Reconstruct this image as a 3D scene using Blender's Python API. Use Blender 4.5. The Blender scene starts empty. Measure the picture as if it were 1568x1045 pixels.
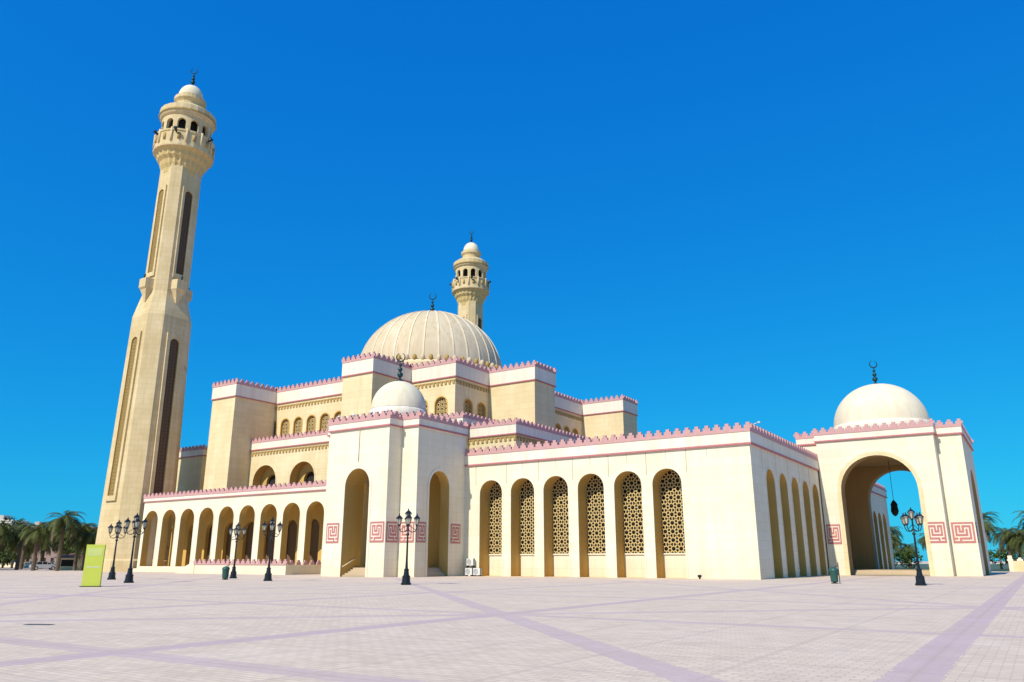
import bpy, math, random
from mathutils import Vector
random.seed(7)
sc=bpy.context.scene
pi=math.pi
# ------------------------------------------------------------------ materials
def nmat(name):
    m=bpy.data.materials.new(name); m.use_nodes=True
    nt=m.node_tree; b=nt.nodes['Principled BSDF']
    return m,nt,b
def N(nt,t,**k):
    n=nt.nodes.new(t)
    for a,v in k.items(): setattr(n,a,v)
    return n
def math_(nt,op,a,b=None):
    n=N(nt,'ShaderNodeMath',operation=op)
    for i,v in enumerate((a,b)):
        if v is None: continue
        if isinstance(v,(int,float)): n.inputs[i].default_value=v
        else: nt.links.new(v,n.inputs[i])
    return n.outputs[0]
def mix(nt,fac,a,b,bt='MIX'):
    n=N(nt,'ShaderNodeMixRGB',blend_type=bt)
    for i,v in enumerate((fac,a,b)):
        if isinstance(v,(int,float)): n.inputs[i].default_value=v
        elif isinstance(v,tuple): n.inputs[i].default_value=v
        else: nt.links.new(v,n.inputs[i])
    return n.outputs[0]
def wallmat(name,col,var=0.16,rough=0.85,bump=0.15,streak=0.14,foot=True,block=0.0):
    m,nt,b=nmat(name)
    g=N(nt,'ShaderNodeNewGeometry')
    n1=N(nt,'ShaderNodeTexNoise'); n1.inputs['Scale'].default_value=0.22; n1.inputs['Detail'].default_value=6
    nt.links.new(g.outputs['Position'],n1.inputs['Vector'])
    mp=N(nt,'ShaderNodeMapping'); mp.inputs['Scale'].default_value=(1.6,1.6,0.1)
    nt.links.new(g.outputs['Position'],mp.inputs['Vector'])
    n2=N(nt,'ShaderNodeTexNoise'); n2.inputs['Scale'].default_value=1.0; n2.inputs['Detail'].default_value=5
    nt.links.new(mp.outputs[0],n2.inputs['Vector'])
    n3=N(nt,'ShaderNodeTexNoise'); n3.inputs['Scale'].default_value=14; n3.inputs['Detail'].default_value=4
    nt.links.new(g.outputs['Position'],n3.inputs['Vector'])
    def ramp(s,a,bb,lo=0.35,hi=0.7):
        r=N(nt,'ShaderNodeMapRange'); r.inputs[1].default_value=lo; r.inputs[2].default_value=hi
        r.inputs[3].default_value=a; r.inputs[4].default_value=bb; nt.links.new(s,r.inputs[0]); return r.outputs[0]
    f1=ramp(n1.outputs['Fac'],0,1); f2=ramp(n2.outputs['Fac'],0,1,0.45,0.75)
    c=(*col,1); d=(col[0]*(1-var),col[1]*(1-var*1.15),col[2]*(1-var*1.7),1)
    o=mix(nt,f1,c,d)
    s=(col[0]*(1-streak),col[1]*(1-streak*1.2),col[2]*(1-streak*1.8),1)
    o=mix(nt,f2,o,s)
    o=mix(nt,ramp(n3.outputs['Fac'],0,0.12,0.4,0.6),o,(col[0]*.6,col[1]*.57,col[2]*.5,1))
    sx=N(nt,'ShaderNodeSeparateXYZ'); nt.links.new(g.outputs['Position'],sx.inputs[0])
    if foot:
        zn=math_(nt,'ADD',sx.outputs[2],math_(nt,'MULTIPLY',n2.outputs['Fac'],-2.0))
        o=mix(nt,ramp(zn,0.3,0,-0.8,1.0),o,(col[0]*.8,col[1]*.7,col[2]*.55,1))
    if block>0:
        cv=N(nt,'ShaderNodeCombineXYZ'); nt.links.new(math_(nt,'ADD',sx.outputs[0],sx.outputs[1]),cv.inputs[0]); nt.links.new(sx.outputs[2],cv.inputs[1])
        bk=N(nt,'ShaderNodeTexBrick'); nt.links.new(cv.outputs[0],bk.inputs['Vector'])
        bk.inputs['Scale'].default_value=1.0; bk.inputs['Brick Width'].default_value=1.7; bk.inputs['Row Height'].default_value=.85; bk.inputs['Mortar Size'].default_value=.022; bk.inputs['Mortar Smooth'].default_value=.3
        w_=1-block; bk.inputs['Color1'].default_value=(1,1,1,1); bk.inputs['Color2'].default_value=(w_,w_*.985,w_*.95,1)
        q=1-block*3.2; bk.inputs['Mortar'].default_value=(q,q*.96,q*.88,1)
        o=mix(nt,1.0,o,bk.outputs['Color'],'MULTIPLY')
    nt.links.new(o,b.inputs['Base Color']); b.inputs['Roughness'].default_value=rough
    b.inputs['Specular IOR Level'].default_value=0.2
    bp=N(nt,'ShaderNodeBump'); bp.inputs['Strength'].default_value=bump; bp.inputs['Distance'].default_value=0.03
    nt.links.new(n3.outputs['Fac'],bp.inputs['Height']); nt.links.new(bp.outputs[0],b.inputs['Normal'])
    return m
def plain(name,col,rough=0.7,metal=0,var=0.25,scale=3.0):
    m,nt,b=nmat(name)
    tc=N(nt,'ShaderNodeTexCoord'); n=N(nt,'ShaderNodeTexNoise'); n.inputs['Scale'].default_value=scale
    nt.links.new(tc.outputs['Object'],n.inputs['Vector'])
    o=mix(nt,n.outputs['Fac'],(*col,1),tuple(c*(1-var) for c in col)+(1,))
    nt.links.new(o,b.inputs['Base Color']); b.inputs['Roughness'].default_value=rough; b.inputs['Metallic'].default_value=metal
    return m
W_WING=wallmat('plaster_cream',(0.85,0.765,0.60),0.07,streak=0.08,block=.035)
W_HALL=wallmat('plaster_sand',(0.82,0.68,0.42),0.12,streak=0.14,foot=False,block=.055)
W_GOLD_SHADE=wallmat('plaster_shaded_gold',(0.64,0.42,0.13),0.16)  # golden bounced shade of reveals and inner walls, put into the base colour
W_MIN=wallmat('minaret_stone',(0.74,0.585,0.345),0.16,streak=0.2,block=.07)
W_DOME=wallmat('dome_tile',(0.68,0.56,0.39),0.16,streak=0.2,foot=False)
W_RIB=wallmat('dome_rib',(0.80,0.69,0.51),0.1,foot=False)
W_DOME2=wallmat('dome_plaster',(0.82,0.73,0.55),0.12,foot=False)
BAND=wallmat('parapet_white',(0.84,0.76,0.63),0.08,foot=False)
PINK=plain('pink_stone',(0.55,0.20,0.20),0.8)
PINKL=plain('pink_merlon',(0.62,0.34,0.32),0.8)
DARK=plain('dark_void',(0.02,0.015,0.012),0.9)  # near-black sheets: unlit depth behind openings put into the colour
LATT=plain('lattice_stone',(0.68,0.49,0.20),0.8)
LATTD=plain('lattice_shaded',(0.17,0.10,0.05),0.8)  # brown with shade put into the colour, for strips off the sunny face
GOLDT=plain('dentil_gold',(0.46,0.30,0.09),0.8)
GREEN=plain('bronze_green',(0.02,0.07,0.07),0.4,0.6)
BLACK=plain('iron_black',(0.012,0.016,0.02),0.4,0.3)
GLASS=plain('lantern_glass',(0.55,0.5,0.38),0.15)
WHITE=plain('white_metal',(0.75,0.75,0.72),0.4)
STEP=wallmat('step_stone',(0.62,0.50,0.36),0.15)
JOINT=plain('joint_line',(0.5,0.40,0.24),0.9)
# ------------------------------------------------------------------ mesh builder
class MB:
    def __init__(s,name,mats,parent=None):
        s.name=name;s.mats=mats;s.v=[];s.f=[];s.mi=[];s.sm=[];s.parent=parent
    def idx(s,m):
        if m not in s.mats: s.mats.append(m)
        return s.mats.index(m)
    def poly(s,pts,m,smooth=False):
        i=len(s.v); s.v+= [tuple(p) for p in pts]; s.f.append(tuple(range(i,i+len(pts)))); s.mi.append(s.idx(m)); s.sm.append(smooth)
    def box(s,x0,x1,y0,y1,z0,z1,m):
        i=len(s.v)
        s.v+=[(x0,y0,z0),(x1,y0,z0),(x1,y1,z0),(x0,y1,z0),(x0,y0,z1),(x1,y0,z1),(x1,y1,z1),(x0,y1,z1)]
        for f in ((3,2,1,0),(4,5,6,7),(0,1,5,4),(1,2,6,5),(2,3,7,6),(3,0,4,7)):
            s.f.append(tuple(i+k for k in f)); s.mi.append(s.idx(m)); s.sm.append(False)
    def loft(s,rings,m,smooth=False,cap=True):
        n=len(rings[0]); i=len(s.v)
        for r in rings: s.v+=[tuple(p) for p in r]
        k=s.idx(m)
        for a in range(len(rings)-1):
            for b in range(n):
                c=(b+1)%n
                s.f.append((i+a*n+b,i+a*n+c,i+(a+1)*n+c,i+(a+1)*n+b)); s.mi.append(k); s.sm.append(smooth)
        if cap:
            s.f.append(tuple(i+b for b in reversed(range(n)))); s.mi.append(k); s.sm.append(False)
            e=i+(len(rings)-1)*n
            s.f.append(tuple(e+b for b in range(n))); s.mi.append(k); s.sm.append(False)
    def lathe(s,cx,cy,prof,n,m,smooth=True,mod=None,cap=True):
        rings=[]
        for r,z in prof:
            rings.append([(cx+r*(mod(a,n,z) if mod else 1)*math.cos(2*pi*a/n),cy+r*(mod(a,n,z) if mod else 1)*math.sin(2*pi*a/n),z) for a in range(n)])
        s.loft(rings,m,smooth,cap)
    def tube(s,p,q,r0,r1,m,n=8):
        p=Vector(p);q=Vector(q);d=(q-p).normalized()
        a=d.orthogonal().normalized();b=d.cross(a)
        s.loft([[p+(a*math.cos(2*pi*k/n)+b*math.sin(2*pi*k/n))*r0 for k in range(n)],[q+(a*math.cos(2*pi*k/n)+b*math.sin(2*pi*k/n))*r1 for k in range(n)]],m,True)
    def sphere(s,cx,cy,cz,r,m,n=12,sq=1):
        s.lathe(cx,cy,[(max(r*math.sin(pi*k/8),0.001),cz-r*sq*math.cos(pi*k/8)) for k in range(9)],n,m)
    def done(s,loc=None):
        me=bpy.data.meshes.new(s.name); me.from_pydata(s.v,[],s.f)
        for m in s.mats: me.materials.append(m)
        me.polygons.foreach_set('material_index',s.mi); me.polygons.foreach_set('use_smooth',s.sm); me.update()
        o=bpy.data.objects.new(s.name,me); sc.collection.objects.link(o)
        if s.parent: o.parent=s.parent
        if loc: o.location=loc
        return o
def empty(name,loc=(0,0,0)):
    o=bpy.data.objects.new(name,None); o.location=loc; sc.collection.objects.link(o); return o
FY=lambda y:(lambda u,d,z:(u,y+d,z))      # wall facing -Y
FX=lambda x:(lambda u,d,z:(x-d,u,z))      # wall facing +X
BY=lambda y:(lambda u,d,z:(u,y-d,z))      # wall facing +Y
BX=lambda x:(lambda u,d,z:(x+d,u,z))      # wall facing -X
def arch_wall(m,f,u0,u1,z0,z1,ops,depth,mat,rev=None,back=False,caps=False,n=16):
    rev=rev or mat
    def q(a,b,c,d,mm,dd): m.poly([f(a[0],dd,a[1]),f(b[0],dd,b[1]),f(c[0],dd,c[1]),f(d[0],dd,d[1])],mm)
    dds=[0]+([depth] if back else [])
    cur=u0
    for (uc,w,zb,zs,rise) in sorted(ops):
        a,b=uc-w/2,uc+w/2
        for dd in dds:
            if a>cur+1e-4: q((cur,z0),(a,z0),(a,z1),(cur,z1),mat,dd)
            if zb>z0+1e-4: q((a,z0),(b,z0),(b,zb),(a,zb),mat,dd)
        pts=[]
        for k in range(n+1):
            t=pi-pi*k/n; cx=math.cos(t); sx=math.sin(t)
            pts.append((uc+w/2*cx, zs+rise*(max(sx,0)**0.93)))
        for k in range(n):
            p,r=pts[k],pts[k+1]
            for dd in dds: q(p,r,(r[0],z1),(p[0],z1),mat,dd)
            m.poly([f(p[0],0,p[1]),f(r[0],0,r[1]),f(r[0],depth,r[1]),f(p[0],depth,p[1])],rev,True)
        for x in (a,b): m.poly([f(x,0,zb),f(x,0,zs),f(x,depth,zs),f(x,depth,zb)],rev)
        m.poly([f(a,0,zb),f(b,0,zb),f(b,depth,zb),f(a,depth,zb)],rev)
        cur=b
    for dd in dds:
        if u1>cur+1e-4: q((cur,z0),(u1,z0),(u1,z1),(cur,z1),mat,dd)
    if caps:
        for x in (u0,u1): m.poly([f(x,0,z0),f(x,0,z1),f(x,depth,z1),f(x,depth,z0)],mat)
        m.poly([f(u0,0,z1),f(u1,0,z1),f(u1,depth,z1),f(u0,depth,z1)],mat)
def archivolt(m,f,op,wd,proud,mat,zb=None,n=20):
    uc,w,b0,zs,rise=op; zb=b0 if zb is None else zb
    def curve(e):
        p=[(uc-w/2-e,zb)]
        for k in range(n+1):
            t=pi-pi*k/n; p.append((uc+(w/2+e)*math.cos(t),zs+(rise+e)*(max(math.sin(t),0)**0.93)))
        p.append((uc+w/2+e,zb)); return p
    i,o=curve(0),curve(wd)
    for k in range(len(i)-1):
        m.poly([f(i[k][0],-proud,i[k][1]),f(i[k+1][0],-proud,i[k+1][1]),f(o[k+1][0],-proud,o[k+1][1]),f(o[k][0],-proud,o[k][1])],mat)
        m.poly([f(o[k][0],-proud,o[k][1]),f(o[k+1][0],-proud,o[k+1][1]),f(o[k+1][0],0,o[k+1][1]),f(o[k][0],0,o[k][1])],mat)
        m.poly([f(i[k][0],-proud,i[k][1]),f(i[k+1][0],-proud,i[k+1][1]),f(i[k+1][0],0,i[k+1][1]),f(i[k][0],0,i[k][1])],mat)
def ribbon(m,f,p,q,w,d,mat):
    dx,dz=q[0]-p[0],q[1]-p[1]; L=math.hypot(dx,dz) or 1; nx,nz=-dz/L*w/2,dx/L*w/2
    m.poly([f(p[0]+nx,d,p[1]+nz),f(q[0]+nx,d,q[1]+nz),f(q[0]-nx,d,q[1]-nz),f(p[0]-nx,d,p[1]-nz)],mat)
def lattice(m,f,u0,u1,z0,z1,cell,d,mat,w=0.13):
    nu=max(1,round((u1-u0)/cell)); cu=(u1-u0)/nu; nz=max(1,round((z1-z0)/cell)); cz=(z1-z0)/nz
    for i in range(nu):
        for j in range(nz):
            cx=u0+(i+.5)*cu; cy=z0+(j+.5)*cz; r=cu*0.33; k8=8
            pr=[(cx+r*math.cos(2*pi*k/k8+pi/8),cy+r*math.sin(2*pi*k/k8+pi/8)) for k in range(k8)]
            for k in range(k8): ribbon(m,f,pr[k],pr[(k+1)%k8],cu*w,d+0.002*(k%3),mat)
            for k in range(4):
                a=pi/4+k*pi/2
                ribbon(m,f,(cx+r*math.cos(a),cy+r*math.sin(a)),(cx+cu*.5*(1 if math.cos(a)>0 else -1),cy+cz*.5*(1 if math.sin(a)>0 else -1)),cu*w*1.3,d+.008,mat)
                a=k*pi/2
                ribbon(m,f,(cx+r*math.cos(a),cy+r*math.sin(a)),(cx+cu*.5*math.cos(a),cy+cz*.5*math.sin(a)),cu*w,d+.011,mat)
def merlon(m,cx,cy,z,h,w,t,alongx,mat):
    for (ww,a,b) in ((w,0,0.55),(w*.5,.55,1.0)):
        if alongx: m.box(cx-ww/2,cx+ww/2,cy-t/2,cy+t/2,z+a*h+(.0 if a==0 else -.002),z+b*h,mat)
        else: m.box(cx-t/2,cx+t/2,cy-ww/2,cy+ww/2,z+a*h+(.0 if a==0 else -.002),z+b*h,mat)
def parapet(m,x0,x1,y0,y1,zb,zt,mh=0.55,sp=1.0,sides='fbrl',pr=0.14,line=0.16):
    m.box(x0-pr,x1+pr,y0-pr,y1+pr,zb+line,zt-mh-.32,BAND)
    m.box(x0-pr-.06,x1+pr+.06,y0-pr-.06,y1+pr+.06,zb,zb+line,PINK)
    m.box(x0-pr-.05,x1+pr+.05,y0-pr-.05,y1+pr+.05,zt-mh-.32,zt-mh,PINKL)
    zt0=zt-mh
    nx=max(2,round((x1-x0)/sp)); ny=max(2,round((y1-y0)/sp))
    for k in range(nx+1):
        x=x0+(x1-x0)*k/nx
        if 'f' in sides: merlon(m,x,y0,zt0,mh,sp*.74,.25,True,PINKL)
        if 'b' in sides: merlon(m,x,y1,zt0,mh,sp*.74,.25,True,PINKL)
    for k in range(1,ny):
        y=y0+(y1-y0)*k/ny
        if 'r' in sides: merlon(m,x1,y,zt0,mh,sp*.74,.25,False,PINKL)
        if 'l' in sides: merlon(m,x0,y,zt0,mh,sp*.74,.25,False,PINKL)
def dentils(m,x0,x1,y0,y1,z,sides='fr',mat=None):
    mat=mat or GOLDT
    if 'f' in sides:
        m.box(x0,x1,y0-.10,y0-.004,z+.45,z+.62,mat)
        k=x0+.3
        while k<x1-.2: m.box(k,k+.35,y0-.13,y0-.003,z,z+.45,mat); k+=.75
    if 'r' in sides:
        m.box(x1+.004,x1+.10,y0,y1,z+.45,z+.62,mat)
        k=y0+.3
        while k<y1-.2: m.box(x1+.003,x1+.13,k,k+.35,z,z+.45,mat); k+=.75
KUF=["1111111111111","1000000000001","1011111011101","1010001010101","1010101010101","1010101110101","1010100000101","1010111111101","1010000000001","1011111110111","1000000010001","1111111111111"]
def kufic(m,f,u0,u1,z0,z1,flip=False):
    m.poly([f(u0,-.04,z0),f(u1,-.04,z0),f(u1,-.04,z1),f(u0,-.04,z1)],PINK)
    cols=13; rows=12; cu=(u1-u0)/cols; cz=(z1-z0)/rows; e=.14
    for j,row in enumerate(KUF):
        if flip: row=row[::-1]
        for i in range(cols):
            if row[i]!='0': continue
            L=0 if i>0 and row[i-1]=='0' else e*cu
            R=0 if i<cols-1 and row[i+1]=='0' else e*cu
            up=KUF[j-1][::-1] if flip else KUF[j-1]; dn=KUF[(j+1)%rows][::-1] if flip else KUF[(j+1)%rows]
            T=0 if up[i]=='0' else e*cz; B=0 if dn[i]=='0' else e*cz
            a,b=u0+i*cu+L,u0+(i+1)*cu-R; za,zb=z1-(j+1)*cz+B,z1-j*cz-T
            m.poly([f(a,-.055,za),f(b,-.055,za),f(b,-.055,zb),f(a,-.055,zb)],W_DOME2)
def finial(m,cx,cy,z,h,mat=None):
    mat=mat or GREEN; s=h/4.0
    m.lathe(cx,cy,[(.55*s,z-.1),(.5*s,z+.15*s),(.15*s,z+.4*s),(.1*s,z+.6*s)],12,mat)
    m.tube((cx,cy,z),(cx,cy,z+2.75*s),.09*s,.05*s,mat)
    for zz,r in ((.95,.38),(1.65,.3),(2.25,.22)): m.sphere(cx,cy,z+zz*s,r*s,mat)
    c=z+3.3*s; R=.55*s; n=20; pts=[]
    for k in range(n+1):
        a=pi/2+0.35+ (2*pi-0.7)*k/n
        pts.append((cx+R*math.cos(a)*.8365,cy+R*math.cos(a)*.549,c+R*math.sin(a),(.03+.07*math.sin(pi*k/n))*s))
    for k in range(n): m.tube(pts[k][:3],pts[k+1][:3],pts[k][3],pts[k+1][3],mat,6)
def dome(m,cx,cy,z0,R,H,n,mat,ribs=0,ribmat=None,w=.16,h=.10):
    prof=[(R*math.cos(pi/2*k/18)**0.97 if k<18 else 0.02,z0+H*math.sin(pi/2*k/18)) for k in range(19)]
    m.lathe(cx,cy,prof,n,mat,cap=False)
    for i in range(ribs):
        a=2*pi*i/ribs; ca,sa=math.cos(a),math.sin(a)
        for k in range(17):
            r0,za=prof[k]; r1,zb=prof[k+1]
            def P(r,o,z,e): return (cx+(r+e)*ca-o*sa,cy+(r+e)*sa+o*ca,z+e*.6)
            m.poly([P(r0,-w,za,h),P(r0,w,za,h),P(r1,w,zb,h),P(r1,-w,zb,h)],ribmat,True)
            for o in (-w,w): m.poly([P(r0,o,za,h),P(r1,o,zb,h),P(r1,o,zb,-.1),P(r0,o,za,-.1)],ribmat)
# ------------------------------------------------------------------ MOSQUE
mosque=empty('mosque')
m=MB('wing',[],mosque)
X0,X1,Y0,Y1=-53.9,-21.1,72.3,101.4
D=1.8
ops=[(-50.3+4.17*i,3.0,0.02,8.8,1.5) for i in range(6)]
arch_wall(m,FY(Y0),X0,X1,0,12.3,ops,D,W_WING,W_GOLD_SHADE)
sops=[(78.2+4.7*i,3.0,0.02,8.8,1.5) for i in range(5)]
arch_wall(m,FX(X1),Y0,Y1,0,12.3,sops,D,W_WING,W_GOLD_SHADE)
m.poly([(X0,Y1,0),(X1,Y1,0),(X1,Y1,12.3),(X0,Y1,12.3)],W_WING)
m.poly([(X0,Y0,0),(X0,Y1,0),(X0,Y1,12.3),(X0,Y0,12.3)],W_WING)
parapet(m,X0,X1,Y0,Y1,12.05,14.1)
for f,oo in ((FY(Y0),ops),(FX(X1),sops)):
    for (uc,w,zb,zs,rise) in oo:
        m.poly([f(uc-w/2-.1,D+.001,0),f(uc+w/2+.1,D+.001,0),f(uc+w/2+.1,D+.001,2.3),f(uc-w/2-.1,D+.001,2.3)],W_WING)
        lattice(m,f,uc-w/2-.05,uc+w/2+.05,2.34,10.5,.78,D+.005,LATT,.11)
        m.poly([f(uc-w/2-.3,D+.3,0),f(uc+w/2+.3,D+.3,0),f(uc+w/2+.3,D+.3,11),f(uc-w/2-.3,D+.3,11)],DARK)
        archivolt(m,f,(uc,w,zb,zs,rise),.16,.035,W_WING,0)
for (uc,w,zb,zs,rise) in ops: m.box(uc-w/2+.01,uc+w/2-.01,Y0+D-.12,Y0+D-.01,2.2,2.34,W_WING)
for i in range(7):
    x=-50.3-2.08+4.17*i; m.box(x-.03,x+.03,Y0-.012,Y0-.002,9.8,12.04,JOINT)
for i in range(1,8):
    x=-50.3+4.17*i; m.box(x-.02,x+.02,Y0-.012,Y0-.002,11.2,12.04,JOINT)
for i in range(6):
    y=75.85+4.7*i; m.box(X1+.002,X1+.012,y-.03,y+.03,9.8,12.04,JOINT)
m.tube((X1-.2,73.2,13.9),(X1+.8,73.0,14.1),.03,.03,WHITE); m.tube((X1+.7,73,14.05),(X1+.9,72.9,14.12),.08,.1,WHITE)
m.done()
# ---- porch with small dome
m=MB('entrance_porch',[],mosque)
AX0,AX1,AY=-65.1,-56.2,61.75; BX0,BX1,BY0,BY1=-67.4,-53.9,63.8,72.3
op=(-60.5,3.6,0.0,9.3,1.95)
arch_wall(m,FY(AY),AX0,AX1,0,15.8,[op],2.04,W_WING,W_GOLD_SHADE)
for x in (AX0,AX1): m.poly([(x,AY,0),(x,BY0,0),(x,BY0,15.8),(x,AY,15.8)],W_WING)
parapet(m,AX0,AX1,AY,BY0-.2,15.55,17.22,sides='frl')
archivolt(m,FY(AY),op,.3,.05,W_WING,0)
opb=(-60.5,3.9,0.0,9.3,2.1)
arch_wall(m,FY(BY0),BX0,BX1,0,15.8,[opb],1.0,W_WING,W_GOLD_SHADE,back=True)
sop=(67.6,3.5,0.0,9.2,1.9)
arch_wall(m,FX(BX1),BY0,BY1,0,15.8,[sop],1.2,W_WING,W_GOLD_SHADE,back=True)
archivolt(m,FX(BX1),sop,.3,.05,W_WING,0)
arch_wall(m,BX(BX0),BY0,BY1,0,15.8,[sop],1.2,W_WING,W_GOLD_SHADE,back=True)
arch_wall(m,FY(71.2),BX0,BX1,0,15.8,[(-60.5,3,0.9,6.5,1.5)],.6,W_GOLD_SHADE,W_GOLD_SHADE)
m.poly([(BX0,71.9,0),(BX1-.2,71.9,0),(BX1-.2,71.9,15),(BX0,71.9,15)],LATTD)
m.poly([(BX0,BY0,14),(BX1-.2,BY0+.1,14),(BX1-.2,BY1,14),(BX0,BY1,14)],W_GOLD_SHADE)
parapet(m,BX0,BX1,BY0,BY1,15.57,17.25)
m.box(BX0+1.2,BX1-1.3,BY0+1.02,BY1-1.1,0,.9,STEP)
for i in range(5): m.box(-62.28,-58.72,AY+.25+.35*i,BY0+1.0,.18*i,.18*(i+1),STEP)
for i in range(4): m.box(BX1-1.3+.0,BX1-.25-.25*i,65.87,69.33,.2*i,.2*(i+1),STEP)
K=[(FY(AY),-64.75,-62.85),(FY(AY),-58.3,-56.35),(FX(AX1),61.9,63.65),(FY(BY0),-56.0,-54.05),(FX(BX1),63.95,65.45),(FX(BX1),69.75,71.5)]
for k,(f,a,b) in enumerate(K): kufic(m,f,a,b,3.45,5.55,k%2==1)
m.tube((-62.2,61.9,1.0),(-62.2,63.9,1.9),.05,.05,W_DOME2); m.tube((-58.8,61.9,1.0),(-58.8,63.9,1.9),.05,.05,W_DOME2)
m.tube((-60.5,AY-.06,12),(-60.5,AY-.06,15.4),.03,.03,JOINT)
m.lathe(-60.65,68.05,[(3.4,17),(3.4,18.4),(3.2,18.6)],48,BAND)
dome(m,-60.65,68.05,18.6,3.25,3.5,48,W_DOME2)
finial(m,-60.65,68.05,22.05,3.7)
for x in (-64.5,-62.2,-59.5,-57.2): m.sphere(x,AY+.6,17.35,.17,WHITE,8); m.tube((x,AY+.6,16.6),(x,AY+.6,17.3),.03,.03,BLACK,5)
m.done()
# ---- gateway
m=MB('gateway',[],mosque)
gx=-14.6; GA0,GA1,GY=-20.95,-8.25,99.5; GB0,GB1,GB,GE=-23.6,-5.6,101.5,119
gop=(gx,8.2,0.0,9.3,4.2)
GG=wallmat('gate_lining_shade',(0.46,0.31,0.145),0.15)  # brown shade inside the gate is painted into this colour
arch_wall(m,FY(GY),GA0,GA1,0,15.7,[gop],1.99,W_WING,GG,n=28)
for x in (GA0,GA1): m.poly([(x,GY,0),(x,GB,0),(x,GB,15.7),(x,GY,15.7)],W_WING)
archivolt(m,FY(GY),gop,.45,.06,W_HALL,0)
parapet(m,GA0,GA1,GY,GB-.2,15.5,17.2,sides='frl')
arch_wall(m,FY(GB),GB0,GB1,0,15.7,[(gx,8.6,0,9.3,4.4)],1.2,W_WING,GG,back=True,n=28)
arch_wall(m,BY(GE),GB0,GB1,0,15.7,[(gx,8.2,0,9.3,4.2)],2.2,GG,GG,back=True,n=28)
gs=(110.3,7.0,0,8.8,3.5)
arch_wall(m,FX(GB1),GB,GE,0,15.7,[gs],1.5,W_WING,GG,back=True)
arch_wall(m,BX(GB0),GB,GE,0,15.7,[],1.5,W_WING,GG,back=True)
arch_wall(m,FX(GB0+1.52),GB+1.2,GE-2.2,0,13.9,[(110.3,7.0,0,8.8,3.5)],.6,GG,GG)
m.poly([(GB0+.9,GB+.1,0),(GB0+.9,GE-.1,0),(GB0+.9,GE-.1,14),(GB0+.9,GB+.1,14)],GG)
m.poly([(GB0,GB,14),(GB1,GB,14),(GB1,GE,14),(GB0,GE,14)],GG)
parapet(m,GB0,GB1,GB,GE,15.52,17.23)
m.lathe(gx-.3,110,[(5.95,17),(5.95,18.3),(5.75,18.5)],64,BAND)
dome(m,gx-.3,110,18.4,5.7,5.55,64,W_DOME2)
finial(m,gx-.3,110,23.85,3.5)
for k,(f,a,b) in enumerate([(FY(GY),-20.8,-19.25),(FY(GY),-10.4,-8.4),(FY(GB),-7.95,-5.75),(FX(GB1),101.7,103.6)]): kufic(m,f,a,b,3.5,5.75,k%2==0)
m.box(GB0+1.6,GB1-1.55,GB+1.25,GE-2.25,0,.55,STEP)
for i in range(3): m.box(gx-4.28,gx+4.28,GB+.1+.36*i,GB+1.24,.18*i,.18*(i+1),STEP)
m.done()
m=MB('hanging_lantern',[],mosque)
m.tube((gx,110,8.8),(gx,110,14),.03,.03,BLACK)
m.lathe(gx,110,[(.05,9.0),(.2,8.85),(.45,8.4),(.38,8.35),(.46,7.6),(.3,7.2),(.08,7.0)],8,BLACK,False)
m.done()
# ---- courtyard arcade beyond
m=MB('courtyard_arcade',[],mosque)
arch_wall(m,FX(-21),119.05,150,0,12.3,[(122.5+4.5*i,3.2,0.02,7.6,1.6) for i in range(6)],1.0,W_WING,W_GOLD_SHADE)
m.poly([(-26,119.1,0),(-26,150,0),(-26,150,12),(-26,119.1,12)],W_GOLD_SHADE)
m.poly([(-26,150,0),(-21,150,0),(-21,150,12.3),(-26,150,12.3)],W_WING)
m.poly([(-26,150,0.01),(-21,150,0.01),(-21,119.1,0.01),(-26,119.1,.01)],STEP)
parapet(m,-27,-21,119.25,150,12.05,14.0,sides='r')
m.done()
# ---- west arcade
m=MB('arcade',[],mosque)
aops=[(-69.1-4.51*i,3.3,0.82,7.45,1.65) for i in range(11)]
arch_wall(m,FY(72.35),-116.6,-67.45,0,10.6,aops,1.0,W_WING,W_GOLD_SHADE,back=True)
for o_ in aops: archivolt(m,FY(72.35),o_,.15,.035,W_WING)
arch_wall(m,FY(78.3),-116.6,-67.45,0,10.6,[(-71.3-4.51*i,2.6,0.82,6.0,1.3) for i in range(10)],.6,W_GOLD_SHADE,W_GOLD_SHADE)
m.poly([(-116.6,79.0,0),(-67.4,79.0,0),(-67.4,79.0,10),(-116.6,79.0,10)],LATTD)
m.box(-116.55,-67.5,73.36,78.29,0,.815,STEP)
m.box(-117.0,-67.5,71.9,72.33,0,.5,W_WING)
arch_wall(m,BX(-116.6),72.4,79,0,10.6,[(76,3.2,.82,7.4,1.6)],.6,W_WING,W_GOLD_SHADE,back=True)
m.poly([(-116.6,72.4,10.3),(-67.4,72.4,10.3),(-67.4,79,10.3),(-116.6,79,10.3)],W_GOLD_SHADE)
parapet(m,-116.6,-67.45,72.35,80,10.45,11.75,mh=.45,sp=1.0,sides='f',line=.12)
m.done()
# ---- terrace with low crenellated wall
m=MB('terrace_wall',[],mosque)
m.box(-93.3,-75.7,66,71.85,0,1.15,W_WING)
m.box(-93.4,-75.6,65.9,66.1,1.15,1.3,PINKL)
for k in range(19): merlon(m,-93.2+17.4*k/18,66,1.3,.5,.66,.2,True,PINKL)
for k in range(5): merlon(m,-75.7,66.8+k*1.1,1.15,.55,.66,.2,False,PINKL)
for i in range(6): m.box(-93.3-3.6+.6*i,-93.31,66.2,71.8,.19*i,.19*(i+1),STEP)
m.loft([[(-97.2,65.95,0),(-97.2,66.19,0),(-97.2,66.19,.25),(-97.2,65.95,.25)],[(-93.32,65.95,0),(-93.32,66.19,0),(-93.32,66.19,1.6),(-93.32,65.95,1.6)]],W_WING)
m.done()
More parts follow.
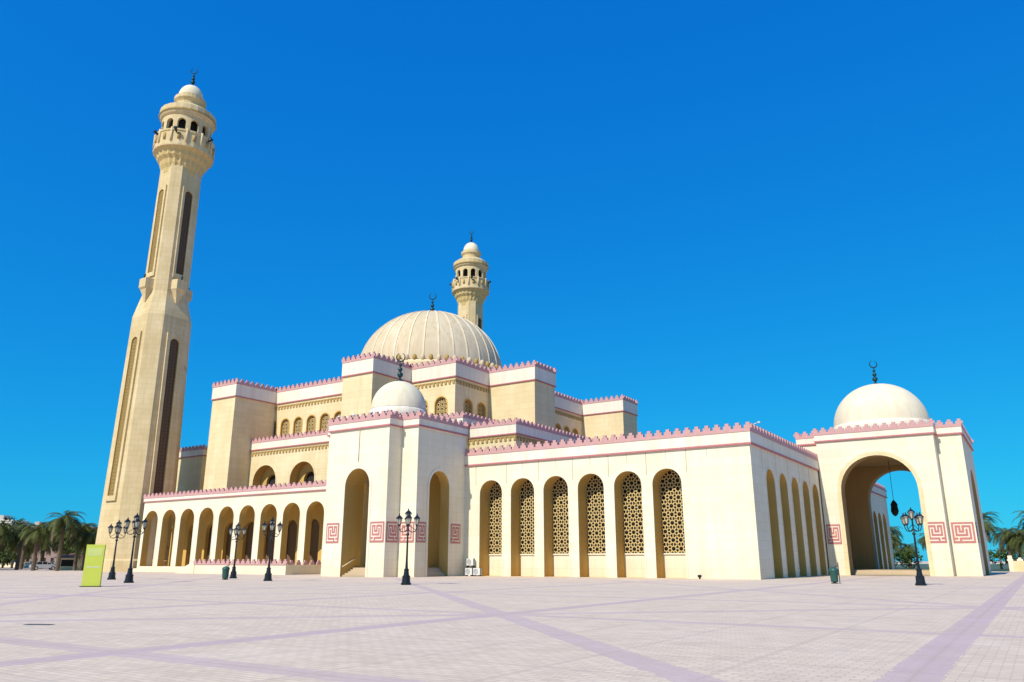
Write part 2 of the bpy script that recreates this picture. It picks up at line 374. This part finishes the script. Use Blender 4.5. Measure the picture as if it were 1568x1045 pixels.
# ---- main hall
Cx,Cy=-95.7,116.3
m=MB('prayer_hall',[],mosque)
hx0,hx1,hy0,hy1=-122.7,-68.7,89.3,143.3
wops=[(Cx+3.2*k,2.0,20.8,24.1,1.0) for k in range(-4,5)]+[(-71.3,2.2,19.6,24.0,1.1),(-75,2.2,19.6,24.0,1.1)]
arch_wall(m,FY(hy0),hx0,hx1,0,28,wops,.5,W_HALL,W_GOLD_SHADE)
rops=[(Cy+3.2*k,2.0,20.8,24.1,1.0) for k in range(-3,4)]+[(92.6,2.0,19.6,24.0,1.0),(96.0,2.0,19.6,24.0,1.0),(137.5,2,19.6,24,1),(141,2,19.6,24,1)]
arch_wall(m,FX(hx1),hy0,hy1,0,28,rops,.5,W_HALL,W_GOLD_SHADE)
for f,oo in ((FY(hy0),wops),(FX(hx1),rops)):
    for o_ in oo:
        uc,w,zb,zs,r=o_
        lattice(m,f,uc-w/2,uc+w/2,zb,zs+r,.66,.3,LATT,.13); archivolt(m,f,o_,.18,.05,W_GOLD_SHADE)
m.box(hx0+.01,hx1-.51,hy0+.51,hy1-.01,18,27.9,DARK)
m.poly([(hx0,hy0,0),(hx0,hy1,0),(hx0,hy1,28),(hx0,hy0,28)],W_HALL); m.poly([(hx0,hy1,0),(hx1,hy1,0),(hx1,hy1,28),(hx0,hy1,28)],W_HALL)
parapet(m,hx0,hx1,hy0,hy1,27.9,31,mh=.65,sp=1.1)
dentils(m,hx0,hx1,hy0,hy1,26.9)
k=0
for (a,b) in ((-18.4,-12.4),(12.4,18.4)):
    for (bx0,bx1,by0,by1) in ((Cx+a,Cx+b,80.8,hy0),(hx1,-60.2,Cy+a,Cy+b),(Cx+a,Cx+b,hy1,151.8),(-131.2,hx0,Cy+a,Cy+b)):
        k+=1; e=.013*k
        m.box(bx0,bx1,by0,by1,0,28,W_HALL)
        parapet(m,bx0,bx1,by0,by1,27.92+e,31.02+e,mh=.65,sp=1.0)
mops=[(-104.1,5.6,9,13.9,2.8),(-95.2,5.6,9,13.9,2.8),(-86.3,5.6,9,13.9,2.8)]
arch_wall(m,FY(84.9),-108.1,-83.3,0,19.5,mops,1.5,W_HALL,W_GOLD_SHADE)
for o_ in mops: archivolt(m,FY(84.9),o_,.25,.05,W_HALL)
arch_wall(m,FY(86.45),-108.1,-83.3,0,19.5,[(x,2.6,10,14,1.3) for x in (-104.1,-95.2,-86.3)],.5,W_GOLD_SHADE,W_GOLD_SHADE)
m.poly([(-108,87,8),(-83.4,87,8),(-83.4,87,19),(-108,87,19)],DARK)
parapet(m,-108.0,-83.4,84.9,89,19.3,21.4,sides='f'); dentils(m,-108.0,-83.4,84.9,89,18.4,'f')
m.box(hx1,-64.3,103.9,128.7,0,19.5,W_HALL); parapet(m,hx1+.2,-64.3,104.1,128.5,19.31,21.41,sides='r')
for (a,b) in ((-127.7,-120.4),(-71.2,-63.6)):
    m.box(a,b,84.5,92,0,19.5,W_HALL); parapet(m,a,b,84.5,92,19.35,21.46+.001*b)
m.box(-64,-55.9,86,150,0,18,W_HALL); parapet(m,-64,-55.9,86,150,17.8,20.0); dentils(m,-64,-55.9,86,150,17.0)
m.box(-120.4,-114.2,88.2,89.29,0,12,W_HALL)
m.done()
m=MB('main_dome',[],mosque)
m.lathe(Cx,Cy,[(16.2,30),(16.2,31.8),(15.2,32),(15.2,36.0),(15.0,36.4)],96,W_HALL,False)
dome(m,Cx,Cy,36.4,14.3,13.1,144,W_DOME,32,W_RIB,.13,.09)
for i in range(64):
    a=2*pi*i/64; m.sphere(Cx+14.9*math.cos(a),Cy+14.9*math.sin(a),36.8,.42,GOLDT if i%2 else W_DOME,8,1.5)
finial(m,Cx,Cy,49.4,4.9)
m.done()
# ---- minarets
def minaret(cx,cy):
    m=MB('minaret',[],mosque)
    def hs(z):
        pts=[(0,9.8),(42,8.3),(46.4,6.4),(71,6.1)]
        for (a,sa),(b,sb) in zip(pts,pts[1:]):
            if z<=b: return (sa+(sb-sa)*(z-a)/(b-a))/2
        return 3.05
    def ring(z,e=0):
        h=hs(z)+e; c=2*h*.22
        return [(cx+a,cy+b,z) for a,b in ((h,-h+c),(h,h-c),(h-c,h),(-h+c,h),(-h,h-c),(-h,-h+c),(-h+c,-h),(h-c,-h))]
    m.loft([ring(z) for z in (0,14,28,42,44.2,46.4,58,71)],W_MIN)
    m.loft([ring(0,.35),ring(1.6,.35),ring(1.9,.05)],W_MIN)
    faces=[lambda u,d,z:(cx+u,cy-hs(z)+d,z),lambda u,d,z:(cx+hs(z)-d,cy+u,z),lambda u,d,z:(cx+u,cy+hs(z)-d,z),lambda u,d,z:(cx-hs(z)+d,cy+u,z)]
    for i,f in enumerate(faces):
        arch_wall(m,(lambda f:(lambda u,d,z:f(u,d-.3,z)))(f),-1.45,1.45,10.8,38.9,[(0,1.7,11.6,37.2,.85)],.28,W_MIN,W_GOLD_SHADE,caps=True)
        m.poly([f(-.9,-.03,11.5),f(.9,-.03,11.5),f(.9,-.03,38.1),f(-.9,-.03,38.1)],DARK)
        lattice(m,f,-.86,.86,11.6,38.0,.57,-.08,LATTD if i else GOLDT,.2)  # lit gold copy on the sunny face, shaded brown copy on the others
        arch_wall(m,(lambda f:(lambda u,d,z:f(u,d-.25,z)))(f),-1.2,1.2,49.2,66.6,[(0,1.5,50,65.2,.75)],.23,W_MIN,W_GOLD_SHADE,caps=True)
        m.poly([f(-.8,-.03,49.9),f(.8,-.03,49.9),f(.8,-.03,66.1),f(-.8,-.03,66.1)],DARK)
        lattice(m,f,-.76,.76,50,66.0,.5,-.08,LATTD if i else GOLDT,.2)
        def rg(w,o,z): return [f(-w,.2,z),f(-w*.75,-o,z),f(w*.75,-o,z),f(w,.2,z)]
        m.loft([rg(.3,.15,44.6),rg(.6,.6,45.6),rg(1.1,1.1,46.7),rg(1.25,1.35,47.0),rg(1.25,1.35,48.6),rg(1.15,1.2,48.7)],W_MIN)
        p=f(0,-1.1,48.7); m.tube(p,(p[0],p[1],p[2]+.7),.12,.2,BLACK)
    n=24
    mod=lambda a,n,z:(1.0 if a%2 else .955)
    m.lathe(cx,cy,[(3.2,69.5),(3.35,70.3),(3.7,71.0),(3.9,71.8),(4.4,72.4),(4.6,73.2),(5.05,73.7)],48,LATT,False,mod)
    m.lathe(cx,cy,[(5.2,73.7),(5.25,74.0),(5.1,74.1),(5.1,74.5)],n,W_MIN,False)
    m.lathe(cx,cy,[(5.05,74.5),(5.05,76.6),(5.2,76.7),(5.2,77.0),(4.8,77.0),(4.8,74.5)],n,W_MIN,False)
    for k in range(12):
        a=2*pi*k/12; m.tube((cx+5.1*math.cos(a),cy+5.1*math.sin(a),74.5),(cx+5.1*math.cos(a),cy+5.1*math.sin(a),77.2),.22,.22,W_MIN,6)
        a+=pi/12; m.tube((cx+4.98*math.cos(a),cy+4.98*math.sin(a),75.0),(cx+4.98*math.cos(a),cy+4.98*math.sin(a),76.2),.34,.34,GOLDT,4)
    R=4.35; bays=12; U=2*pi*R/bays
    fc=lambda u,d,z:(cx+(R-d)*math.cos(u/R),cy+(R-d)*math.sin(u/R),z)
    for b in range(bays):
        arch_wall(m,fc,b*U,(b+1)*U,74.5,80.6,[((b+.5)*U,1.45,74.6,78.9,.75)],.5,W_MIN,W_MIN,n=10)
    m.lathe(cx,cy,[(2.9,74.4),(2.9,80.6)],24,DARK,False)
    m.lathe(cx,cy,[(4.4,80.4),(4.7,80.7),(4.95,81.2),(4.95,82.4),(4.7,82.6),(3.4,83.5),(2.5,83.8)],n,W_MIN,False)
    m.lathe(cx,cy,[(4.97,81.15),(5.06,81.2),(5.06,81.45),(4.97,81.5)],n,GOLDT,False)
    m.lathe(cx,cy,[(2.4,83.5),(2.4,84.6),(2.6,84.9),(2.85,85.2),(2.85,85.8),(2.3,86.0),(2.2,86.4)],n,W_MIN,False)
    dome(m,cx,cy,86.3,2.25,2.7,32,W_DOME2)
    finial(m,cx,cy,88.9,4.3)
    for a in (3.6,4.6,5.4,0.3):
        x,y=cx+5.4*math.cos(a),cy+5.4*math.sin(a); m.tube((cx+5*math.cos(a),cy+5*math.sin(a),76.2),(x+.5*math.cos(a),y+.5*math.sin(a),76.8),.1,.35,BLACK)
    m.done()
minaret(-122.5,75.0)
minaret(-122.8,165.8)
# ------------------------------------------------------------------ street lamps
def lamp_mesh():
    m=MB('street_lamp',[])
    m.lathe(0,0,[(.36,0),(.36,.12),(.3,.15),(.27,.5),(.3,.55),(.2,.65),(.16,.95),(.2,1.0),(.1,1.1),(.075,1.6)],12,BLACK,False)
    m.tube((0,0,1.5),(0,0,4.3),.075,.05,BLACK)
    m.lathe(0,0,[(.06,3.3),(.12,3.35),(.12,3.42),(.05,3.5)],10,BLACK)
    def lan(x,y,z,s=1):
        m.lathe(x,y,[(.04,z-.12),(.12*s,z),(.1*s,z+.03)],6,BLACK,False)
        m.lathe(x,y,[(.11*s,z+.03),(.2*s,z+.42)],6,GLASS,False)
        for k in range(6):
            a=2*pi*k/6; m.tube((x+.115*s*math.cos(a),y+.115*s*math.sin(a),z+.03),(x+.205*s*math.cos(a),y+.205*s*math.sin(a),z+.42),.018,.018,BLACK,4)
        m.lathe(x,y,[(.26*s,z+.42),(.24*s,z+.47),(.12*s,z+.6),(.05*s,z+.65),(.03,z+.78)],6,BLACK,False)
    lan(0,0,4.4)
    for s in (-1,1):
        pts=[(0,3.75),(.25,3.55),(.5,3.6),(.62,3.8),(.62,3.98)]
        for p,q in zip(pts,pts[1:]): m.tube((s*p[0],0,p[1]),(s*q[0],0,q[1]),.03,.03,BLACK,6)
        m.tube((0,0,4.05),(s*.55,0,3.7),.02,.02,BLACK,5)
        lan(s*.62,0,4.05,.95)
        for p,q in zip(pts,pts[1:]): m.tube((0,s*p[0],p[1]),(0,s*q[0],q[1]),.03,.03,BLACK,6)
        lan(0,s*.62,4.05,.95)
    return m
base=None
for i,(x,y,r) in enumerate([(-37.1,43.1,.2),(-7.1,61.1,.5),(-53.9,45.2,.3),(-64.7,50.1,.1),(-58,35.5,.6),(-69.2,40.7,.3)]):
    if base is None:
        base=lamp_mesh().done((x,y,0)); o=base
    else:
        o=bpy.data.objects.new('street_lamp',base.data); sc.collection.objects.link(o); o.location=(x,y,0)
    o.rotation_euler=(0,0,r+.58)
# ------------------------------------------------------------------ small items
LIME=plain('lime_panel',(0.55,0.60,0.07),0.5,0,.12,.8)
m=MB('totem_sign',[])
m.box(-.55,.55,-.11,.11,.05,2.62,LIME); m.box(-.62,.62,-.2,.2,0,.05,BLACK)
m.box(-.45,.45,-.117,-.112,1.9,2.4,plain('lime_pale',(.62,.68,.2),.5)); m.box(-.4,.4,-.117,-.112,1.2,1.24,WHITE)
o=m.done((-51.2,28.8,0)); o.rotation_euler=(0,0,.75)
def ac(x,y,z):
    m=MB('air_conditioner',[])
    m.box(-.45,.45,-.18,.18,.12,.85,WHITE)
    for k in range(16):
        a,b=2*pi*k/16,2*pi*(k+1)/16
        for r in (.27,.18,.09): ribbon(m,lambda u,d,zz:(u,-.19+d,zz),(-.1+r*math.cos(a),.48+r*math.sin(a)),(-.1+r*math.cos(b),.48+r*math.sin(b)),.03,0,BLACK)
    for xx in (-.4,.32): m.box(xx,xx+.08,-.2,.2,0,.12,BLACK)
    m.box(.47,.5,-.05,.0,.2,.9,BLACK)
    return m.done((x,y,z))
ac(-52.6,71.6,0); ac(-51.6,71.7,0); ac(-52.7,71.95,1.0)
m=MB('equipment_stand',[]); 
for xx in (-53.15,-52.25): m.box(xx,xx+.05,71.7,72.2,.9,1.0,BLACK)
m.box(-53.15,-52.2,71.9,71.95,0.86,.9,BLACK); m.done()
def bin_(x,y):
    m=MB('trash_bin',[]); g=plain('bin_green',(.02,.10,.08),.5)
    m.lathe(0,0,[(.24,.1),(.26,.2),(.30,.85),(.33,.9),(.33,.95),(.28,1.05),(.1,1.15)],14,g); m.lathe(0,0,[(.3,0),(.2,.05),(.06,.1)],12,BLACK)
    m.tube((.36,0,0),(.36,0,1.5),.03,.03,BLACK); m.tube((.36,0,1.3),(0,0,1.1),.02,.02,BLACK)
    return m.done((x,y,0))
bin_(-13.0,63.0); bin_(-60.5,46)
m=MB('drain_cover',[]); DB=plain('drain_bar',(.22,.20,.18),.5)
m.box(-.36,.36,-.12,.12,.002,.008,BLACK)
for k in range(7): m.box(-.34+k*.1,-.28+k*.1,-.10,.10,.008,.014,DB)
o=m.done((-22.1,11.2,0)); o.rotation_euler=(0,0,.5)
m=MB('ground_light',[]); m.lathe(0,0,[(.08,0),(.08,.12),(.17,.16),(.2,.34),(.1,.38)],10,BLACK); m.done((-26.5,71.7,0))
# ------------------------------------------------------------------ palms
def leafmat(name,c1,c2):
    m,nt,b=nmat(name)
    g=N(nt,'ShaderNodeNewGeometry'); n=N(nt,'ShaderNodeTexNoise'); n.inputs['Scale'].default_value=.8
    nt.links.new(g.outputs['Position'],n.inputs['Vector'])
    o=mix(nt,n.outputs['Fac'],(*c1,1),(*c2,1)); nt.links.new(o,b.inputs['Base Color']); b.inputs['Roughness'].default_value=.55
    b.inputs['Specular IOR Level'].default_value=.2
    return m
LEAF=leafmat('palm_leaf',(.055,.08,.012),(.12,.12,.03)); LEAF2=leafmat('tree_leaf',(.025,.052,.006),(.065,.095,.015))
TRUNK=plain('palm_trunk',(.16,.11,.07),.9)
def palm(seed,h):
    rd=random.Random(seed); m=MB('palm_tree',[])
    prof=[]; z=0
    while z<h:
        r=.28-.08*z/h; prof+= [(r,z),(r*1.18,z+.14)]; z+=.2
    m.lathe(0,0,prof,8,TRUNK,False)
    m.sphere(0,0,h,.42,TRUNK,8,1.2)
    for i in range(60):
        az=rd.uniform(0,2*pi); el=rd.uniform(-.75,1.35); L=rd.uniform(2.7,3.7)
        d=Vector((math.cos(az),math.sin(az),0)); side=Vector((-math.sin(az),math.cos(az),0))
        p=Vector((0,0,h+.2)); ang=el; st=14; mat=LEAF if el>-.45 or rd.random()<.5 else TRUNK
        for s in range(st):
            t=(d*math.cos(ang)+Vector((0,0,math.sin(ang)))); q=p+t*(L/st)
            m.poly([p+side*.03,q+side*.03,q-side*.03,p-side*.03],mat)
            if s>0:
                ll=.8*math.sin(pi*(.15+.8*s/st))
                for sg in (-1,1):
                    for off in (0,.5):
                        b0=p+(q-p)*off; b1=b0+(q-p)*.36
                        tip=b0+side*sg*ll*.75+t*ll*.55-Vector((0,0,1))*ll*rd.uniform(.15,.45)
                        m.poly([b0,b1,tip],mat)
            p=q; ang-=rd.uniform(.08,.16)*(1.3 if el>.2 else .7)
    return m
pm=[palm(s,h).done((0,0,-200)) for s,h in ((1,5.2),(2,6.6),(3,4.2))]
pl=[]
R_=Vector((.8358,.549,0)); F_=Vector((-.549,.8358,0))
rd=random.Random(5)
for i in range(46):
    t=rd.uniform(-28,20); dpt=rd.uniform(-26,30)
    pl.append((Vector((-165,80,0))+R_*(t+ -dpt*.55)+F_*dpt,i%3))
for x,y,k in ((-8,158,1),(-3,163,0),(-12,172,1),(1,160,2),(4,172,1),(-5,180,0),(9,168,0),(-29,206,1),(-33,215,0),(-25,200,2),(-22,214,1),(-38,222,1),(-17,205,0),(14,176,1),(-13,190,2),(-1,155,2),(0,168,1),(6,158,1),(-27,190,0),(-36,205,1),(-31,196,2)):
    pl.append((Vector((x,y,0)),k))
for i,(p,k) in enumerate(pl):
    if i<3: o=pm[k]
    else: o=bpy.data.objects.new('palm_tree',pm[k].data); sc.collection.objects.link(o)
    o.location=p; o.rotation_euler=(0,0,rd.uniform(0,6)); s=rd.uniform(.95,1.3); o.scale=(s,s,s)
def mass(name,centers):
    m=MB(name,[]); rr=random.Random(9)
    for (x,y,z,r,rz,n) in centers:
        m.tube((x,y,0),(x,y,z),.25,.15,TRUNK,6)
        subs=[(x+rr.uniform(-.6,.6)*r,y+rr.uniform(-.6,.6)*r,z+rr.uniform(-.5,.6)*rz,rr.uniform(.35,.6)) for _ in range(9)]
        for _ in range(n):
            sx,sy,sz,sr=rr.choice(subs)
            v=Vector((rr.gauss(0,1),rr.gauss(0,1),rr.gauss(0,1))).normalized()*rr.uniform(.6,1)
            c=Vector((sx+v.x*r*sr,sy+v.y*r*sr,sz+v.z*rz*sr)); a=Vector((rr.uniform(-1,1),rr.uniform(-1,1),rr.uniform(-1,1))).normalized(); b=a.orthogonal().normalized(); s=rr.uniform(.15,.38)
            m.poly([c+a*s,c+b*s*.6,c-a*s,c-b*s*.6],LEAF2)
    return m.done()
cs=[]
for i in range(20):
    p=Vector((-178,95,0))+R_*(-46+3.4*i)+F_*rd.uniform(-8,20); hh=rd.uniform(7,11)
    cs.append((p.x,p.y,hh*.56,rd.uniform(3.6,5.0),hh*.52,1400))
mass('distant_trees',cs)
cs=[]
for i in range(14):
    p=Vector((-5,185,0))+R_*(-34+7*i)+F_*rd.uniform(0,18); hh=rd.uniform(3.2,5.2)
    cs.append((p.x,p.y,hh*.5,3.8,hh*.55,600))
mass('distant_shrubs',cs)
def bld(name,x,y,w,d,h,col,ang,fl):
    m=MB(name,[]); c=wallmat(name+'_wall',col,.1,foot=False)
    m.box(-w/2,w/2,-d/2,d/2,0,h,c); m.box(-w/2-.3,w/2+.3,-d/2-.3,d/2+.3,h,h+.5,BAND)
    for j in range(fl):
        for k in range(int(w/3)):
            xx=-w/2+1.2+k*3; zz=h*(j+.35)/fl; m.box(xx,xx+1.2,-d/2-.02,-d/2+.1,zz,zz+1.4,DARK)
    m.box(-w*.2,w*.05,-d*.2,d*.2,h+.5,h+3,c)
    o=m.done((x,y,0)); o.rotation_euler=(0,0,ang); return o
bld('distant_building',-440,198,16,14,21,(.5,.47,.45),.58,5)
bld('distant_building',-452,222,10,14,19,(.5,.42,.38),.58,4)
bld('distant_building',-300,166,40,14,11,(.42,.28,.24),.58,3)
bld('distant_building',60,420,60,20,6,(.5,.45,.38),.58,2)
m=MB('boundary_wall',[])
m.box(-4.5,60,148,148.35,0,1.6,W_HALL)
for k in range(50): merlon(m,-4.2+k*1.3,148.17,1.6,.5,.8,.25,True,BAND)
for k in range(14): m.box(-4.5+k*4.8,-3.9+k*4.8,147.9,148.45,0,2.4,W_WING)
m.done()
m=MB('garden_wall',[])
m.box(-230,-135,102,102.3,0,1.2,W_WING); 
for k in range(20): m.box(-230+k*5,-229.5+k*5,101.9,102.4,0,1.6,W_WING)
m.done()
m=MB('kiosk',[])
m.box(-1.9,1.9,-1.2,1.2,0,2.1,W_HALL); m.box(-1.3,1.0,-1.23,-1.1,.7,1.8,DARK)
m.loft([[(-2.6,-1.9,2.1),(2.6,-1.9,2.1),(2.6,1.8,2.1),(-2.6,1.8,2.1)],[(-.3,-.2,2.9),(.3,-.2,2.9),(.3,.2,2.9),(-.3,.2,2.9)]],plain('awning_red',(.30,.12,.08),.8))
for a in (-2.4,2.4): m.tube((a,-1.8,0),(a,-1.8,2.1),.05,.05,WHITE)
o=m.done((-145,77.5,0)); o.rotation_euler=(0,0,.7)
def car(x,y,ang,col,n):
    m=MB('parked_car',[]); p=plain('car_paint_%d'%n,col,.3,.1,.05); gl=plain('car_glass_%d'%n,(.02,.025,.03),.1)
    body=[(-2.2,.45),(-2.25,.75),(-2.1,.95),(-1.2,1.0),(1.15,1.0),(2.05,.85),(2.2,.6),(2.15,.35),(-2.1,.35)]
    m.loft([[(a,-.85,b) for a,b in body],[(a,.85,b) for a,b in body]],p)
    cab=[(-1.75,.99),(-1.35,1.42),(.25,1.45),(1.05,.99)]
    m.loft([[(a,-.78,b) for a,b in cab],[(a*.96,.78,b) for a,b in cab]],gl)
    m.box(-1.3,.2,-.7,.7,1.43,1.49,p)
    for a in (-1.35,-.45,.35): m.box(a,a+.07,-.8,.8,1.0,1.44,p)
    for a in (-1.35,1.35):
        for s in (-.87,.87): m.tube((a,s-.1,.33),(a,s+.1,.33),.33,.33,BLACK,16); m.tube((a,s-.12,.33),(a,s+.12,.33),.17,.17,WHITE,10)
    o=m.done((x,y,0)); o.rotation_euler=(0,0,ang)
car(-166,72,.9,(.30,.30,.30),1); car(-152.5,76.5,1.3,(.55,.56,.58),2)
# ------------------------------------------------------------------ ground
m_,nt,b=nmat('plaza_paving')
g=N(nt,'ShaderNodeNewGeometry'); sx=N(nt,'ShaderNodeSeparateXYZ'); nt.links.new(g.outputs['Position'],sx.inputs[0])
n0=N(nt,'ShaderNodeTexNoise'); n0.inputs['Scale'].default_value=3.0; nt.links.new(g.outputs['Position'],n0.inputs['Vector'])
wob=math_(nt,'MULTIPLY',math_(nt,'SUBTRACT',n0.outputs['Fac'],.5),.18)
X,Y=math_(nt,'ADD',sx.outputs[0],wob),math_(nt,'ADD',sx.outputs[1],wob)
def line(c,off,P,hw): return math_(nt,'LESS_THAN',math_(nt,'PINGPONG',math_(nt,'SUBTRACT',c,off),P/2),hw)
lx=line(X,-1.8,12.5,.38); ly=line(Y,21.2,12.5,.34)
d1=line(math_(nt,'ADD',X,Y),6.9,25,.5); d2=line(math_(nt,'SUBTRACT',X,Y),-35.5,25,.5)
grid=math_(nt,'MAXIMUM',line(sx.outputs[0],-1.8,2.5,.04),line(sx.outputs[1],21.2,2.5,.04))
band=math_(nt,'MAXIMUM',math_(nt,'MAXIMUM',lx,math_(nt,'MULTIPLY',ly,.75)),math_(nt,'MULTIPLY',math_(nt,'MAXIMUM',d1,d2),.85))
n1=N(nt,'ShaderNodeTexNoise'); n1.inputs['Scale'].default_value=.09; n1.inputs['Detail'].default_value=7; n1.inputs['Roughness'].default_value=.6; nt.links.new(g.outputs['Position'],n1.inputs['Vector'])
n2=N(nt,'ShaderNodeTexNoise'); n2.inputs['Scale'].default_value=1.1; n2.inputs['Detail'].default_value=9; n2.inputs['Roughness'].default_value=.65; nt.links.new(g.outputs['Position'],n2.inputs['Vector'])
n4=N(nt,'ShaderNodeTexNoise'); n4.inputs['Scale'].default_value=.35; n4.inputs['Detail'].default_value=4; nt.links.new(g.outputs['Position'],n4.inputs['Vector'])
br=N(nt,'ShaderNodeTexBrick'); br.inputs['Scale'].default_value=1.6; br.inputs['Mortar Size'].default_value=.016; nt.links.new(g.outputs['Position'],br.inputs['Vector'])
br.inputs['Color1'].default_value=(.73,.595,.465,1); br.inputs['Color2'].default_value=(.61,.495,.39,1); br.inputs['Mortar'].default_value=(.43,.34,.27,1)
o=mix(nt,math_(nt,'MULTIPLY',n1.outputs['Fac'],.5),br.outputs['Color'],(.70,.53,.365,1))
fade=math_(nt,'MULTIPLY',band,math_(nt,'ADD',math_(nt,'MULTIPLY',n4.outputs['Fac'],.9),.3))
o=mix(nt,fade,o,(.50,.37,.385,1))
o=mix(nt,math_(nt,'MULTIPLY',grid,.38),o,(.42,.33,.27,1))
def mrange(s,lo,hi,a,bb):
    mr=N(nt,'ShaderNodeMapRange'); mr.inputs[1].default_value=lo; mr.inputs[2].default_value=hi; mr.inputs[3].default_value=a; mr.inputs[4].default_value=bb; nt.links.new(s,mr.inputs[0]); return mr.outputs[0]
o=mix(nt,mrange(n2.outputs['Fac'],.48,.72,0,.42),o,(.46,.36,.28,1))
o=mix(nt,mrange(n4.outputs['Fac'],.5,.7,0,.18),o,(.80,.69,.57,1))
nt.links.new(o,b.inputs['Base Color']); b.inputs['Roughness'].default_value=.8; b.inputs['Specular IOR Level'].default_value=.1
bp=N(nt,'ShaderNodeBump'); bp.inputs['Strength'].default_value=.35; bp.inputs['Distance'].default_value=.01; nt.links.new(br.outputs['Fac'],bp.inputs['Height']); bp.invert=True; nt.links.new(bp.outputs[0],b.inputs['Normal'])
gm=MB('ground',[]); gm.poly([(-3000,-3000,0),(3000,-3000,0),(3000,3000,0),(-3000,3000,0)],m_); gm.done()
LAWN=leafmat('lawn',(.06,.10,.03),(.12,.13,.06))
gm=MB('lawn',[]); gm.poly([(-400,103,.004),(-135,103,.004),(-135,400,.004),(-400,400,.004)],LAWN); gm.poly([(-60,149,.004),(300,149,.004),(300,500,.004),(-60,500,.004)],LAWN); gm.done()
# ------------------------------------------------------------------ light
saz=math.radians(-4); sel=math.radians(44)
sd=Vector((math.sin(saz)*math.cos(sel),-math.cos(saz)*math.cos(sel),math.sin(sel)))
L=bpy.data.lights.new('sun','SUN'); L.energy=5.0; L.angle=math.radians(.5); L.color=(1,.94,.82)
lo=bpy.data.objects.new('sun',L); sc.collection.objects.link(lo); lo.rotation_euler=(-sd).to_track_quat('-Z','Y').to_euler()
w=bpy.data.worlds.new('World'); sc.world=w; w.use_nodes=True; nt=w.node_tree
bg=nt.nodes['Background']; sky=nt.nodes.new('ShaderNodeTexSky'); sky.sky_type='NISHITA'; sky.sun_disc=False
sky.sun_elevation=sel; sky.sun_rotation=math.atan2(sd.x,sd.y); sky.air_density=1.0; sky.dust_density=.2; sky.ozone_density=3.5
S=.12
sp=nt.nodes.new('ShaderNodeSeparateColor'); cb=nt.nodes.new('ShaderNodeCombineColor'); nt.links.new(sky.outputs[0],sp.inputs[0])
for i,(k,p) in enumerate(((.05,1.2),(.56,.66),(.88,.28))):
    nt.links.new(math_(nt,'MULTIPLY',math_(nt,'POWER',math_(nt,'MULTIPLY',sp.outputs[i],S),p),k/S),cb.inputs[i])
nt.links.new(cb.outputs[0],bg.inputs['Color']); bg.inputs['Strength'].default_value=S
# ------------------------------------------------------------------ camera
cd=bpy.data.cameras.new('camera'); cd.lens=27.32; cd.sensor_width=36; cd.clip_end=8000
co=bpy.data.objects.new('camera',cd); sc.collection.objects.link(co); co.location=(0,0,1.6)
co.rotation_euler=(math.radians(90+15.8),0,math.radians(33.3)); sc.camera=co
sc.view_settings.view_transform='Standard'; sc.view_settings.look='None'; sc.view_settings.exposure=0
